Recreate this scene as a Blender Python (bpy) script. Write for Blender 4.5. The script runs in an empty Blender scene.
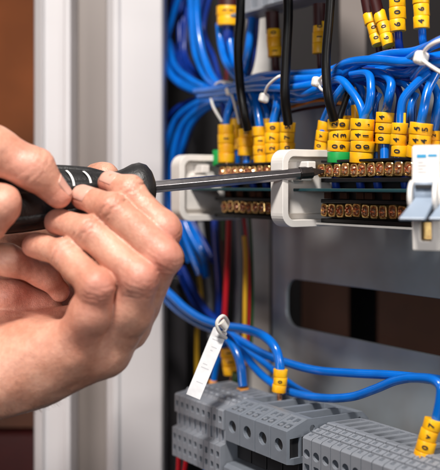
import bpy, bmesh, math, random
import numpy as np
from mathutils import Vector, Matrix
random.seed(7)
rng = np.random.default_rng(5)
SC = bpy.context.scene
COL = SC.collection
FP = 900.0                     # focal length in photo pixels
HOR = 185.0                    # horizon row of the photo
MM = 0.001
R = math.radians

# ------------------------------------------------------------------ camera
cam_d = bpy.data.cameras.new('camera'); cam = bpy.data.objects.new('camera', cam_d); COL.objects.link(cam)
cam.location = (0, 0, 0); cam.rotation_euler = (R(90), 0, 0)
cam_d.sensor_fit = 'HORIZONTAL'; cam_d.sensor_width = 36.0; cam_d.lens = 36.0*FP/440
cam_d.shift_y = -(235-HOR)/440.0
cam_d.clip_start = 0.01; cam_d.clip_end = 50
cam_d.dof.use_dof = True; cam_d.dof.focus_distance = 0.400; cam_d.dof.aperture_fstop = 10
SC.camera = cam
# ------------------------------------------------------------------ world
w = bpy.data.worlds.new('World'); SC.world = w; w.use_nodes = True
w.node_tree.nodes['Background'].inputs[0].default_value = (0.55, 0.6, 0.7, 1)
w.node_tree.nodes['Background'].inputs[1].default_value = 0.03
SC.view_settings.view_transform = 'Standard'; SC.view_settings.look = 'None'
SC.view_settings.exposure = 0.0; SC.view_settings.gamma = 1.0

def area(name, loc, tgt, size, power, colr, spread=180):
    d = bpy.data.lights.new(name, 'AREA'); d.shape = 'RECTANGLE'; d.size = size[0]*MM; d.size_y = size[1]*MM
    d.energy = power; d.color = colr; d.spread = R(spread)
    o = bpy.data.objects.new(name, d); COL.objects.link(o)
    o.location = Vector(loc)*MM
    o.rotation_euler = (Vector(tgt)*MM-o.location).to_track_quat('-Z', 'Y').to_euler()
    return o
area('key_lamp', (-60, 90, 420), (20, 400, -20), (75, 75), 4.8, (1.0, 0.95, 0.89))
area('front_lamp', (-150, -100, 60), (20, 480, -50), (140, 140), 0.52, (0.90, 0.94, 1.0))
area('right_lamp', (300, 20, 80), (0, 400, -10), (80, 100), 0.8, (1.0, 0.95, 0.9))
area('frame_fill', (-230, 250, -60), (-70, 540, -70), (80, 160), 0.13, (1.0, 0.96, 0.94), 70)  # added fill that only brightens the white cabinet frame
area('warm_lamp', (-330, 330, -60), (-60, 380, -60), (120, 120), 0.15, (1.0, 0.45, 0.2))
area('wall_lamp', (-300, 820, 150), (-290, 1000, 110), (60, 60), 0.36, (1.0, 0.50, 0.2))

# ------------------------------------------------------------------ frames
def W(px, py, D): return Vector(((px-220)/FP*D, D, (HOR-py)/FP*D))
UU = Vector((0.568, -0.823, 0)); VV = Vector((0.823, 0.568, 0)); ANG = math.atan2(-0.823, 0.568)
def Dc(px, c): return c/(0.823*(px-220)/FP+0.568)      # depth of panel-parallel plane c along a ray
def PC(px, py, c): return W(px, py, Dc(px, c))

# ------------------------------------------------------------------ materials
MATS = {}
def mat(name, col, rough=0.5, metal=0.0, spec=0.5, bump=0.0, bscale=200.0, var=0.0, vscale=60.0, col2=None, coat=0.0, sss=0.0, trans=0.0, rvar=0.0):
    m = bpy.data.materials.new(name); m.use_nodes = True; nt = m.node_tree; N = nt.nodes; L = nt.links
    b = N['Principled BSDF']
    b.inputs['Base Color'].default_value = (*col, 1); b.inputs['Roughness'].default_value = rough
    b.inputs['Metallic'].default_value = metal; b.inputs['Specular IOR Level'].default_value = spec
    b.inputs['Coat Weight'].default_value = coat
    if sss:
        b.inputs['Subsurface Weight'].default_value = sss; b.inputs['Subsurface Scale'].default_value = 0.002
    if trans: b.inputs['Transmission Weight'].default_value = trans
    tc = N.new('ShaderNodeTexCoord')
    if var > 0 or col2:
        n = N.new('ShaderNodeTexNoise'); n.inputs['Scale'].default_value = vscale; n.inputs['Detail'].default_value = 6
        L.new(tc.outputs['Object'], n.inputs['Vector'])
        r = N.new('ShaderNodeValToRGB'); r.color_ramp.elements[0].position = 0.32; r.color_ramp.elements[1].position = 0.68
        c2 = col2 or tuple(c*(1-var) for c in col)
        r.color_ramp.elements[0].color = (*c2, 1); r.color_ramp.elements[1].color = (*col, 1)
        L.new(n.outputs['Fac'], r.inputs['Fac']); L.new(r.outputs['Color'], b.inputs['Base Color'])
    if rvar:
        n2 = N.new('ShaderNodeTexNoise'); n2.inputs['Scale'].default_value = vscale*2.3; n2.inputs['Detail'].default_value = 5
        L.new(tc.outputs['Object'], n2.inputs['Vector'])
        mr = N.new('ShaderNodeMapRange'); mr.inputs['To Min'].default_value = max(0.03, rough-rvar); mr.inputs['To Max'].default_value = rough+rvar
        L.new(n2.outputs['Fac'], mr.inputs['Value']); L.new(mr.outputs['Result'], b.inputs['Roughness'])
    if bump:
        n3 = N.new('ShaderNodeTexNoise'); n3.inputs['Scale'].default_value = bscale; n3.inputs['Detail'].default_value = 4
        L.new(tc.outputs['Object'], n3.inputs['Vector'])
        bp = N.new('ShaderNodeBump'); bp.inputs['Strength'].default_value = bump; bp.inputs['Distance'].default_value = 0.0003
        L.new(n3.outputs['Fac'], bp.inputs['Height']); L.new(bp.outputs['Normal'], b.inputs['Normal'])
    MATS[name] = m
    return m
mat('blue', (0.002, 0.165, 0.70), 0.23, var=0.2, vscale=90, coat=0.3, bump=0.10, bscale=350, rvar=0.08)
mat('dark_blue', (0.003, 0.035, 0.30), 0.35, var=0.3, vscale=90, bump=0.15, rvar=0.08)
mat('black_cable', (0.004, 0.0035, 0.0035), 0.42, spec=0.3, var=0.3, bump=0.3, bscale=300)
mat('red', (0.55, 0.01, 0.02), 0.35, var=0.2); mat('green', (0.01, 0.36, 0.07), 0.4, var=0.2)
mat('dark_green', (0.01, 0.07, 0.012), 0.4, var=0.2)
mat('yellow_wire', (0.75, 0.42, 0.02), 0.4, var=0.2); mat('grey_wire', (0.25, 0.25, 0.27), 0.4, var=0.2)
mat('yellow', (0.95, 0.53, 0.004), 0.40, var=0.22, vscale=150, col2=(0.86, 0.38, 0.003), bump=0.25, bscale=600, rvar=0.1)
mat('orange', (0.85, 0.34, 0.06), 0.45, var=0.15); mat('dark_red', (0.045, 0.004, 0.004), 0.5, var=0.3)
mat('hair', (0.10, 0.05, 0.025), 0.5)
mat('ink', (0.01, 0.01, 0.012), 0.6); mat('white_ink', (0.7, 0.7, 0.7), 0.6)
mat('white_plastic', (0.82, 0.78, 0.74), 0.42, var=0.10, vscale=120, bump=0.12, bscale=500, rvar=0.08)
mat('white_nylon', (0.78, 0.76, 0.72), 0.35, sss=0.3, var=0.06)
mat('paper', (0.75, 0.75, 0.77), 0.6, var=0.15, vscale=300, bump=0.2)
mat('grey_plastic', (0.20, 0.225, 0.265), 0.48, var=0.14, vscale=120, bump=0.2, bscale=600, rvar=0.1)
mat('grey_light', (0.26, 0.28, 0.32), 0.48, var=0.12, vscale=120, bump=0.2, bscale=600)
mat('dark_plastic', (0.007, 0.007, 0.009), 0.4, var=0.3, bump=0.2)
mat('teal_plastic', (0.012, 0.05, 0.06), 0.35)
mat('brass', (1.0, 0.70, 0.26), 0.24, 0.85, var=0.3, vscale=500, col2=(0.6, 0.32, 0.12))
mat('copper', (1.0, 0.58, 0.36), 0.2, 0.85, var=0.2, vscale=500, col2=(0.7, 0.3, 0.16))
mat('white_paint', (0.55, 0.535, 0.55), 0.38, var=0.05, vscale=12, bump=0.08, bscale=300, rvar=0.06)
mat('plate', (0.44, 0.50, 0.55), 0.36, 0.45, bump=0.10, bscale=60, rvar=0.12, vscale=22, col2=(0.36, 0.35, 0.35))
mat('lever', (0.27, 0.33, 0.42), 0.35, var=0.08)
mat('blue_print', (0.03, 0.30, 0.55), 0.5)
mat('steel', (0.34, 0.32, 0.33), 0.30, 1.0, bump=0.08, bscale=500, rvar=0.05, var=0.1, vscale=200)
mat('black_steel', (0.07, 0.062, 0.06), 0.35, 0.8, bump=0.4, bscale=700, rvar=0.1, var=0.4, vscale=300)
mat('rubber', (0.018, 0.017, 0.018), 0.45, var=0.35, vscale=200, bump=0.6, bscale=1100, rvar=0.1)
mat('warm_wall', (0.20, 0.075, 0.03), 0.8, var=0.5, vscale=9)
mat('shade_and_rail_taupe', (0.24, 0.205, 0.19), 0.45, var=0.06, vscale=12)  # frame recess's shade put into the colour; also the tone of one upright
mat('pocket_shade', (0.015, 0.015, 0.017), 0.6)  # near black that stands for the shade inside holes and gaps
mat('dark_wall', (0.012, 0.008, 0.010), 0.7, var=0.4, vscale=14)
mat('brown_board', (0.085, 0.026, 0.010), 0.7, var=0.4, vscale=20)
mat('dark_metal', (0.035, 0.032, 0.036), 0.5, 0.4, var=0.2, vscale=30)

# ------------------------------------------------------------------ mesh builder (millimetres)
class MB:
    def __init__(s): s.v = []; s.f = []; s.sm = []
    def add(s, vs, fs, smooth=True):
        o = len(s.v); s.v += [Vector(a) for a in vs]; s.f += [[i+o for i in f] for f in fs]; s.sm += [smooth]*len(fs)
    def tube(s, pts, r, n=14, cap=True, sub=8):
        pts = [Vector(p) for p in pts]; rs = list(r) if hasattr(r, '__len__') else [r]*len(pts)
        P = []; RR = []
        if len(pts) > 2:
            for i in range(len(pts)-1):
                p0 = pts[i-1] if i else pts[0]*2-pts[1]; p1 = pts[i]; p2 = pts[i+1]
                p3 = pts[i+2] if i+2 < len(pts) else p2*2-p1
                for k in range(sub):
                    t = k/sub
                    P.append(0.5*((2*p1)+(p2-p0)*t+(2*p0-5*p1+4*p2-p3)*t*t+(3*p1-p0-3*p2+p3)*t**3)); RR.append(rs[i]*(1-t)+rs[i+1]*t)
            P.append(pts[-1]); RR.append(rs[-1])
        else: P, RR = pts, rs
        T = [(P[min(i+1, len(P)-1)]-P[max(i-1, 0)]).normalized() for i in range(len(P))]
        a = T[0].orthogonal().normalized(); vs = []; fs = []
        for i, p in enumerate(P):
            a = (a-T[i]*a.dot(T[i])).normalized(); b = T[i].cross(a)
            for k in range(n):
                th = 2*math.pi*k/n; vs.append(p+(a*math.cos(th)+b*math.sin(th))*RR[i])
        for i in range(len(P)-1):
            for k in range(n): fs.append([i*n+k, i*n+(k+1) % n, (i+1)*n+(k+1) % n, (i+1)*n+k])
        s.add(vs, fs)
        if cap:
            s.add([vs[k] for k in range(n)], [list(range(n))[::-1]], False); s.add([vs[(len(P)-1)*n+k] for k in range(n)], [list(range(n))], False)
        return s
    def lathe(s, p0, p1, prof, n=24, flat=0.0, smooth=True):     # prof = [(t 0..1 along, r)]
        p0 = Vector(p0); p1 = Vector(p1); d = p1-p0; T = d.normalized()
        b = T.cross(Vector((0, 1, 0)));  b = b.normalized() if b.length > 1e-3 else Vector((1, 0, 0)); a = b.cross(T)
        vs = []; fs = []
        for t, r in prof:
            c = p0+d*t
            for k in range(n):
                th = 2*math.pi*k/n; rr = r*(1-flat*max(0, math.cos(2*th)))
                vs.append(c+(a*math.cos(th)+b*math.sin(th))*rr)
        m = len(prof)
        for i in range(m-1):
            for k in range(n): fs.append([i*n+k, i*n+(k+1) % n, (i+1)*n+(k+1) % n, (i+1)*n+k])
        fs.append(list(range(n))[::-1]); fs.append([(m-1)*n+k for k in range(n)])
        s.add(vs, fs, smooth); return s
    def box(s, lo, hi, M=None):
        lo = Vector(lo); hi = Vector(hi)
        vs = [Vector((x, y, z)) for x in (lo.x, hi.x) for y in (lo.y, hi.y) for z in (lo.z, hi.z)]
        if M: vs = [M @ v for v in vs]
        s.add(vs, [[0, 1, 3, 2], [4, 6, 7, 5], [0, 4, 5, 1], [2, 3, 7, 6], [0, 2, 6, 4], [1, 5, 7, 3]], False); return s
    def prism(s, poly, x0, x1, axis='x', smooth=False):          # poly in the two other axes
        n = len(poly); vs = []
        for x in (x0, x1):
            for a, b in poly: vs.append({'x': (x, a, b), 'y': (a, x, b), 'z': (a, b, x)}[axis])
        fs = [list(range(n))[::-1], [n+i for i in range(n)]]+[[i, (i+1) % n, n+(i+1) % n, n+i] for i in range(n)]
        s.add(vs, fs, smooth); return s
    def mesh(s, name, M=None, scale=MM):
        me = bpy.data.meshes.new(name); vs = [(M @ v if M else v)*scale for v in s.v]
        me.from_pydata([tuple(v) for v in vs], [], s.f)
        me.polygons.foreach_set('use_smooth', s.sm); me.update()
        bm = bmesh.new(); bm.from_mesh(me); bmesh.ops.recalc_face_normals(bm, faces=bm.faces); bm.to_mesh(me); bm.free()
        return me
ROOTM = {}
def link(name, me, m, parent=None, bevel=0.0, seg=2):
    o = bpy.data.objects.new(name, me); COL.objects.link(o)
    if m: 
        me.materials.clear(); me.materials.append(MATS[m] if isinstance(m, str) else m)
    if parent: o.parent = parent
    if bevel:
        md = o.modifiers.new('bevel', 'BEVEL'); md.width = bevel*MM; md.segments = seg; md.limit_method = 'ANGLE'; md.angle_limit = R(40); md.harden_normals = False
    return o
def rootof(o):
    while o.parent: o = o.parent
    return o
def build(mb, name, m, parent=None, bevel=0.0, world=True):
    M = None
    if parent and world:
        M = ROOTM[rootof(parent).name].inverted()
    return link(name, mb.mesh(name, M), m, parent, bevel)
def thing(name, label, cat, loc=(0, 0, 0), rz=0.0, group=None):
    o = bpy.data.objects.new(name, None); COL.objects.link(o); o.empty_display_size = 0.01
    o.location = Vector(loc)*MM; o.rotation_euler = (0, 0, rz)
    o['label'] = label; o['category'] = cat
    if group: o['group'] = group
    ROOTM[o.name] = Matrix.Translation(Vector(loc)) @ Matrix.Rotation(rz, 4, 'Z')
    return o
def tag(o, label, cat, group=None):
    o['label'] = label; o['category'] = cat
    if group: o['group'] = group
    return o
def cut(mb, cutters):
    me = mb.mesh('t', None, 1.0); o = bpy.data.objects.new('t', me); COL.objects.link(o); tmp = [o]
    for c in cutters:
        co = bpy.data.objects.new('c', c.mesh('c', None, 1.0)); COL.objects.link(co); tmp.append(co)
        md = o.modifiers.new('b', 'BOOLEAN'); md.operation = 'DIFFERENCE'; md.object = co; md.solver = 'EXACT'
    dg = bpy.context.evaluated_depsgraph_get(); dg.update()
    r = bpy.data.meshes.new_from_object(o.evaluated_get(dg))
    r.transform(Matrix.Scale(MM, 4))
    for t in tmp: bpy.data.objects.remove(t)
    return r
def copy_tree(o, parent=None):
    c = o.copy(); COL.objects.link(c)
    if parent: c.parent = parent
    for ch in list(o.children): copy_tree(ch, c)
    return c
def rrect(a0, b0, a1, b1, r, n=6):
    out = []
    for cx, cy, s in ((a1-r, b1-r, 0), (a0+r, b1-r, 1), (a0+r, b0+r, 2), (a1-r, b0+r, 3)):
        for k in range(n+1):
            th = (s+k/n)*math.pi/2; out.append((cx+r*math.cos(th), cy+r*math.sin(th)))
    return out
GL = {}
def glyph(ch):
    if ch not in GL:
        c = bpy.data.curves.new('g', 'FONT'); c.body = ch; c.size = 1.0; c.align_x = 'CENTER'; c.align_y = 'CENTER'; c.offset = 0.028; c.resolution_u = 5
        o = bpy.data.objects.new('g', c); COL.objects.link(o)
        dg = bpy.context.evaluated_depsgraph_get(); dg.update()
        me = bpy.data.meshes.new_from_object(o.evaluated_get(dg)); bpy.data.objects.remove(o)
        bm = bmesh.new(); bm.from_mesh(me); bmesh.ops.triangulate(bm, faces=bm.faces)
        for _ in range(2):
            long = [e for e in bm.edges if e.calc_length() > 0.14]
            if long: bmesh.ops.subdivide_edges(bm, edges=long, cuts=1); bmesh.ops.triangulate(bm, faces=bm.faces)
        bm.verts.index_update()
        GL[ch] = ([v.co.copy() for v in bm.verts], [[v.index for v in f.verts] for f in bm.faces]); bm.free()
    return GL[ch]

# ================================================================== SETTING
def slab(name, lo, hi, m, M=None):
    mb = MB(); mb.box(lo, hi, M); o = build(mb, name, m); o['kind'] = 'structure'; return o
slab('wall', (-900, 1000, -700), (-95, 1010, 700), 'warm_wall')
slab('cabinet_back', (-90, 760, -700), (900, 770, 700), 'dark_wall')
slab('shade_slab', (-8, 404, 100), (700, 466, 106), 'white_paint')  # unseen slab added to keep the key light off the upper markers
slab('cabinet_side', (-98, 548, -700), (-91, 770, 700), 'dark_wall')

# ---- white folded steel frame of the cabinet door opening
def fx(px, D=540): return (px-220)/FP*D
fr = thing('cabinet_frame', 'tall white folded steel cabinet frame with two raised bands left of the wiring', 'cabinet frame', (fx(95), 560, -300))
def extr(name, prof, m, par, th=1.6):
    mb = MB(); n = len(prof)
    nor = []
    for i in range(n):
        a = Vector(prof[max(i-1, 0)]); b = Vector(prof[min(i+1, n-1)]); d = (b-a).normalized(); nor.append(Vector((-d.y, d.x)))
    back = [(prof[i][0]+nor[i].x*th, prof[i][1]+nor[i].y*th) for i in range(n)]
    mb.prism(list(prof)+back[::-1], -330, 260, 'z')
    return build(mb, name, m, par, 0.5)
extr('outer_band', [(fx(28), 570), (fx(28.5), 556), (fx(32), 548), (fx(41), 543), (fx(43), 546), (fx(62), 547), (fx(64), 541), (fx(70), 541), (fx(71), 545), (fx(72), 562)], 'white_paint', fr)
extr('recess', [(fx(71.5), 564), (fx(106), 566)], 'shade_and_rail_taupe', fr)  # same white frame, its shade carried by the darker colour
extr('inner_band', [(fx(103.5), 568), (fx(104), 550), (fx(107), 541), (fx(114), 537), (fx(119), 537.5), (fx(121), 539), (fx(161), 541), (fx(163), 543), (fx(163.5), 575)], 'white_paint', fr)

# dark things seen low, left of the frame
o = build(MB().prism(rrect(-190, -175, -126, -152, 5), 650, 700, 'y'), 'box', 'brown_board'); tag(o, 'blurred dark reddish brown box low at the left edge behind the frame', 'box')
o = build(MB().prism(rrect(-230, -215, -124, -178, 5), 640, 700, 'y'), 'box', 'dark_red'); tag(o, 'blurred dark red box at the bottom left corner', 'box')
o = build(MB().tube([(-200, 640, -142), (-160, 640, -143), (-122, 640, -139)], 2.6), 'blue_wire', 'dark_blue'); tag(o, 'blurred dark blue cable crossing low left of the white frame', 'cable')
o = build(MB().box((-260, 700, -260), (-118, 706, -60)), 'dark_panel', 'dark_wall'); tag(o, 'black panel behind the low left boxes', 'panel')

# ---- grey metal mounting plate with a long slot (plane parallel to the panel)
CPL = 326.0
def loc_uv(P): return Vector((UU.dot(P), VV.dot(P), P.z))
FRAME = Matrix.Rotation(ANG, 4, 'Z')          # local x = u, y = v
def zat(py, px, c): return (HOR-py)/FP*Dc(px, c)
def uat(px, c): return loc_uv(PC(px, HOR, c)).x
pl = thing('mounting_plate', 'grey bare metal mounting plate with a long rounded slot behind the terminal bars', 'metal plate', (0, 0, 0), ANG)
u0, u1 = uat(272, CPL), uat(640, CPL)
pm = MB().prism([(u0, -175), (u1, -175), (u1, 50), (u0, 50)], CPL, CPL+2.5, 'y')
us = uat(286, CPL)
sl = MB().prism(rrect(us, zat(328, 300, CPL), uat(600, CPL), zat(280, 300, CPL), 9), CPL-3, CPL+6, 'y')
o = link('plate', cut(pm, [sl]), 'plate', pl, 0.5, 3)
# vertical white duct behind the wires
ds = thing('support_rail', 'pale vertical support rail behind the red and yellow wires', 'rail', W(262, 200, Dc(262, 335)))
build(MB().box((fx(251, 585), 585, -150), (fx(270, 585), 592, 110)), 'face', 'white_plastic', ds, 0.6)
build(MB().box((fx(247, 600), 597, -150), (fx(251, 600), 612, 110)), 'flange', 'white_paint', ds, 0.4)
o = build(MB().box((fx(166, 590), 590, -300), (fx(187, 590), 594, -60)), 'support_rail', 'dark_metal', None, 0.6); tag(o, 'dark grey vertical metal rail beside the white cabinet frame', 'rail')
o = build(MB().box((fx(186, 640), 640, 20), (fx(196, 640), 644, 220)), 'support_rail', 'dark_metal', None, 0.6); tag(o, 'dark brown grey vertical rail at the top behind the fan of blue cables', 'rail')
o = build(MB().box((fx(340, 560), 560, 40), (fx(366, 560), 565, 150)), 'support_rail', 'shade_and_rail_taupe', None, 0.6); tag(o, 'dim brown grey upright behind the third black cable above the bundle', 'rail')
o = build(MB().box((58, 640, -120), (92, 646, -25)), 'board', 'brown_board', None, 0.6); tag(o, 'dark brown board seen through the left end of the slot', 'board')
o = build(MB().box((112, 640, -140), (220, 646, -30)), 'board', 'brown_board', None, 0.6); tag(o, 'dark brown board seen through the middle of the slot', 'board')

# ================================================================== TERMINAL BARS
def bar_things():
    # origin of bar: cap face corner; u of cap face -322 ; v 257..
    def mk(u_cap, length, z0, label, n, pitch, first, tones):
        P = UU*u_cap+VV*257.0
        t = thing('terminal_bar', label, 'terminal bar', (P.x, P.y, z0), ANG, 'brass terminal bars with white end caps')
        cap = MB().prism(rrect(0, -19.5, 44, 16.5, 6.5, 8), -9, 0, 'x')
        c1 = MB().prism(rrect(3.4, -16.2, 47, 13.2, 3.6, 6), -6.5, 4, 'x')
        link('end_cap', cut(cap, [c1]), 'white_plastic', t, 0.7, 3)
        # inner ledge and small pegs of the cap
        build(MB().prism(rrect(6.5, -13.5, 34, 11, 2), -6.3, -4.6, 'x'), 'cap_panel', 'white_plastic', t, 0.4, False)
        build(MB().box((-6, 12, 6.5), (3.5, 17, 11.0)).box((-6, 9.5, 2.0), (2.5, 15.5, 5.5)), 'cap_peg', 'white_plastic', t, 0.5, False)
        build(MB().box((-5, 10, -3.0), (length, 27, -1.6)), 'divider', 'teal_plastic', t, 0.3, False)
        h = MB().box((1, 28.5, -16.5), (length, 40, 11)); 
        h.box((1, 22, 1.2), (length, 28.5, 3.2)).box((1, 22, 10.4), (length, 28.5, 11.6)).box((1, 22, -8.4), (length, 28.5, -6.6)).box((1, 22, -17.5), (length, 28.5, -15.6))
        build(h, 'housing', 'dark_plastic', t, 0.3, False)
        build(MB().box((-3, 20, -18.6), (length, 30, -17.6)), 'base_strip', 'white_plastic' , t, 0.2, False) if label.startswith('near') else None
        blk = MB().prism(rrect(-2.7, -3.3, 2.7, 3.3, 1.2, 3), 0, 5.5, 'y')
        bmesh_blk = cut(blk, [MB().prism([(2.45*math.cos(k*math.pi/10), 2.45*math.sin(k*math.pi/10)) for k in range(20)], -1, 2.0, 'y')])
        hd = MB().lathe((0, 1.9, 0), (0, -1.0, 0), [(0, 2.3), (0.55, 2.3), (0.8, 2.1), (1, 1.6)], 20)
        cr = [MB().box((-0.46, -2, -2.6), (0.46, 0.9, 2.6)), MB().box((-1.7, -2, -0.4), (1.7, 0.7, 0.4))]
        hm = cut(hd, cr)
        for me_ in (hm, bmesh_blk): me_.polygons.foreach_set('use_smooth', [False]*len(me_.polygons))
        protos = None
        for row, zz in ((0, 6.9), (1, -11.6)):
            for i in range(n):
                u = first+i*pitch+(2 if row else 0)+random.uniform(-.25, .25)
                m = tones[(i+row) % len(tones)]
                if protos is None:
                    b = link('clamp', bmesh_blk, 'brass', t, 0.25, 1); s = link('screw', hm, 'copper', b, 0.08, 1); protos = b
                else:
                    b = protos.copy(); COL.objects.link(b); b.parent = t
                    s = protos.children[0].copy(); COL.objects.link(s); s.parent = b
                b.scale = (.86, 1, .93); b.location = Vector((u, 22.2, zz+random.uniform(-.3, .3)))*MM
                s.rotation_euler = (0, random.uniform(0, 1.57), 0); b.rotation_euler = (0, random.uniform(-.12, .12), random.uniform(-.08, .08))
        bs = MB(); os_ = MB()
        for i in range(n):
            u = first+i*pitch
            if i % 5 in (1, 4) : bs.tube([(u, 27, -1.5), (u+.2, 26.2, 1.5), (u, 27, 4.0)], 2.0, 12)
            if i % 5 in (2, 4, 0): os_.box((u-2.4, 26, -6.5), (u+2.4, 28, -3.4))
        build(bs, 'inner_wire', 'dark_blue', t, 0, False); build(os_, 'inner_clip', 'brown_board', t, 0.3, False)
        # small labels / print on the black strip
        pr = MB()
        for i in range(n):
            for zz in (-1.0, -19.0+3.2):
                u = first+i*pitch
                if random.random() < .7: pr.box((u-1.2, 21.7, zz), (u-.6, 21.9, zz+1.4)); 
                if random.random() < .6: pr.box((u+.3, 21.7, zz), (u+1.3, 21.9, zz+.5))
        return t
    mk(-322.0, 110, 0, 'near terminal bar with two rows of brass screws touched by the screwdriver tip', 19, 5.5, 1.0, ['brass'])
    mk(-410.5, 78, 0, 'far terminal bar of brass screws with a white end cap, blurred behind the shaft', 13, 5.6, 8, ['brass'])
bar_things()

# upper rail (blurred) above the bars
ur = thing('terminal_bar', 'grey lilac slotted terminal rail at the top edge above the blue cable bundle', 'terminal bar', (0, 0, 0), ANG)
c = 300.0; a0, a1 = uat(243, c), uat(345, c)
m_ = MB().prism([(a0, zat(17, 250, c)), (a1, zat(17, 250, c)), (a1, 160), (a0, 160)], c, c+8, 'y')
cuts = [MB().prism(rrect(a0+8+k*9.5, zat(11, 250, c), a0+13.5+k*9.5, zat(11, 250, c)+14, 2.2), c-2, c+10, 'y') for k in range(11)]
link('slotted_face', cut(m_, cuts), 'grey_light', ur, 0.5)
build(MB().box((a0, c-9, zat(17, 250, c)-.2), (a1, c, zat(17, 250, c)+1.6)), 'ledge', 'grey_light', ur, 0.4, False)

# ================================================================== WIRES WITH MARKERS
def ring_prof(h, r):
    e = min(0.45, 0.25*h)
    e = min(.22, e); return [(0, r-0.3), (0.3*e/h, r-0.08), (e/h, r), (0.5, r*.985), (1-e/h, r), (1-0.3*e/h, r-0.08), (1, r-0.3)]
def sleeve(par, top, bot, r, n, digits, m='yellow', roll=0.0, colors=None):
    """stacked marker rings from bot up to top"""
    top = Vector(top); bot = Vector(bot); ax = (top-bot); Lh = ax.length; T = ax.normalized()
    h = Lh/n
    for i in range(n):
        j = (1+random.uniform(-.03, .05)); off = Vector((random.uniform(-.35, .35), random.uniform(-.3, .3), 0))
        a = top-T*(i*h)+off; b = top-T*((i+1)*h-0.07)+off+Vector((random.uniform(-.22, .22), 0, 0))
        mm_ = m if not colors else colors[min(i, len(colors)-1)]
        nm = 'marker_ring'
        ro = build(MB().lathe(b, a, ring_prof((a-b).length, r*j), 28, 0.06), nm, mm_, par)
        if digits and i < len(digits) and digits[i] != ' ':
            g = MB(); cen = (a+b)/2
            f = (-cen); f = (f-T*f.dot(T)).normalized()          # towards the viewer side
            s_ = T.cross(f).normalized()                        # to the right as seen from the front
            chs = digits[i]; size = min(h*.92, r*1.25)
            for q, ch in enumerate(chs):
                vs, fs = glyph(ch); ph = roll+(q-(len(chs)-1)/2)*(size*0.8/(r*j))
                out = []
                for v in vs:
                    # digits are printed sideways: glyph x runs up the wire, glyph y runs round it
                    th = ph+(-v.y)*size*0.82/(r*j); rr = r*j*(1-0.06*max(0, 0))+0.05
                    out.append(cen+T*(v.x*size*0.82)+(f*math.cos(th)-s_*math.sin(-th))*rr)
                g.add(out, fs, False)
            me = MB.mesh(g, 'printed_digit', ROOTM[rootof(par).name].inverted())
            link('printed_digit', me, 'ink', ro)
def wire(name, label, pts, rpx, m='blue', group=None, parts=None, cat='wire', c=None, extra=None):
    """pts: (px, py, D) ; rpx at first point"""
    P = [W(*p) for p in pts]
    D0 = sum(p[2] for p in pts)/len(pts)
    t = thing(name, label, cat, P[-1], 0, group)
    mb = MB(); mb.tube(P, rpx*D0/FP)
    build(mb, 'insulation', m, t)
    if extra: extra(t)
    return t
def cp(c, *pts):    # (px,py[,extra depth]) -> (px,py,D) on plane c
    return [(p[0], p[1], Dc(p[0], c)+(p[2] if len(p) > 2 else 0)) for p in pts]
CB = 283.0
CW = 'numbered blue control wires'
def dropper(label, x_top, x_bot, y0, y1, r, n, digits, path, c=CB, m='blue', sm='yellow', roll=0.0, colors=None, rw=4.2, dz=0, cores=None, ring_col=None):
    """a wire that comes along path, enters a numbered sleeve and ends in the bar"""
    top = cp(c, (x_top, y0, dz))[0]; bot = cp(c, (x_bot, y1, dz))[0]
    D = top[2]
    t = thing(('blue_wire' if 'blue' in m else 'black_wire' if 'black' in m else 'red_wire'), label, 'wire', W(*bot), 0, CW if 'blue' in m else None)
    if path:
        for pth in (path if isinstance(path[0], list) else [path]):
            P = [W(*q) for q in cp(c, *pth)]
            P += [W(*top), W(top[0]*.7+bot[0]*.3, top[1]*.7+bot[1]*.3, D)]
            build(MB().tube(P, rw*D/FP), 'insulation', m, t)
    sleeve(t, W(*top), W(*bot), r*D/FP, n, digits, sm, roll, colors)
    # thin metal ferrule going down into the clamp
    b = W(*bot); dn = (W(*bot)-W(*top)).normalized()
    yb_ = 169 if c == CB else 165
    if y1 < yb_-2:
        e_ = W(x_bot+(x_bot-x_top)*.1, yb_+2, D); build(MB().tube([b-dn*2, (b+e_)/2+Vector((.3, 0, 0)), e_], 2.0, 12), 'wire_end', m if 'blue' in m else 'dark_blue', t)
    else: build(MB().tube([b-dn*2, b+dn*4.5], 1.3, 10), 'ferrule', 'copper', t)
    return t
# ---- droppers into the near bar
dropper('blue wire with tilted yellow marker just left of the green ringed marker', 324, 318, 121, 160, 6.5, 4, ['', 'v', '0', ''], [(344, 86), (334, 100)], dz=6, roll=-.3)
def dd(): pass
dropper('black wire in fat yellow marker reading 0 3 9 with green lower ring', 339.5, 338.5, 119.5, 163, 11.5, 4, ['20', '23', '09', ''], [(350, 88, 4), (343, 108, 2)], m='black_cable', colors=['yellow', 'yellow', 'yellow', 'green'], rw=3)
dropper('pair of blue wires in the wide yellow marker right of the green ring', 363.5, 361, 119, 163, 12.0, 4, ['6,', '41', '00', ''], [[(300, 92, 8), (325, 84, 3), (340, 80, 0), (352, 92, 0), (360, 105)], [(352, 74, 8), (368, 74, 4), (371, 90), (369, 106)]], rw=4.4)
dropper('blue wire with yellow marker reading 4 0 0 set behind the pair', 386, 384, 112.5, 144, 9, 3, ['4', '0', '0'], [(362, 72, 10), (382, 74, 8), (391, 82, 4), (389, 98, 2)], rw=4.6, dz=8, roll=-.35)
dropper('blue wire with yellow marker reading 5 4 0 beside a tiny yellow peg', 400.5, 398.5, 123, 157, 8.2, 3, ['5', '4', '0'], [(430, 72, 6), (416, 84, 3), (404, 98), (401, 112)], rw=4.4, roll=-.3)
dropper('blue wire with wide yellow marker reading 4 5 next to the white breaker', 421, 417, 123, 158, 11.2, 3, ['45', '44', '0'], [(436, 74, 8), (428, 90, 4), (424, 108)], rw=4.6)
dropper('blue wire with short yellow marker half hidden by the white breaker', 434, 433, 131, 160, 6, 3, ['2', '', ''], [(446, 84, 10), (440, 106, 8)], dz=10)
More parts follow.
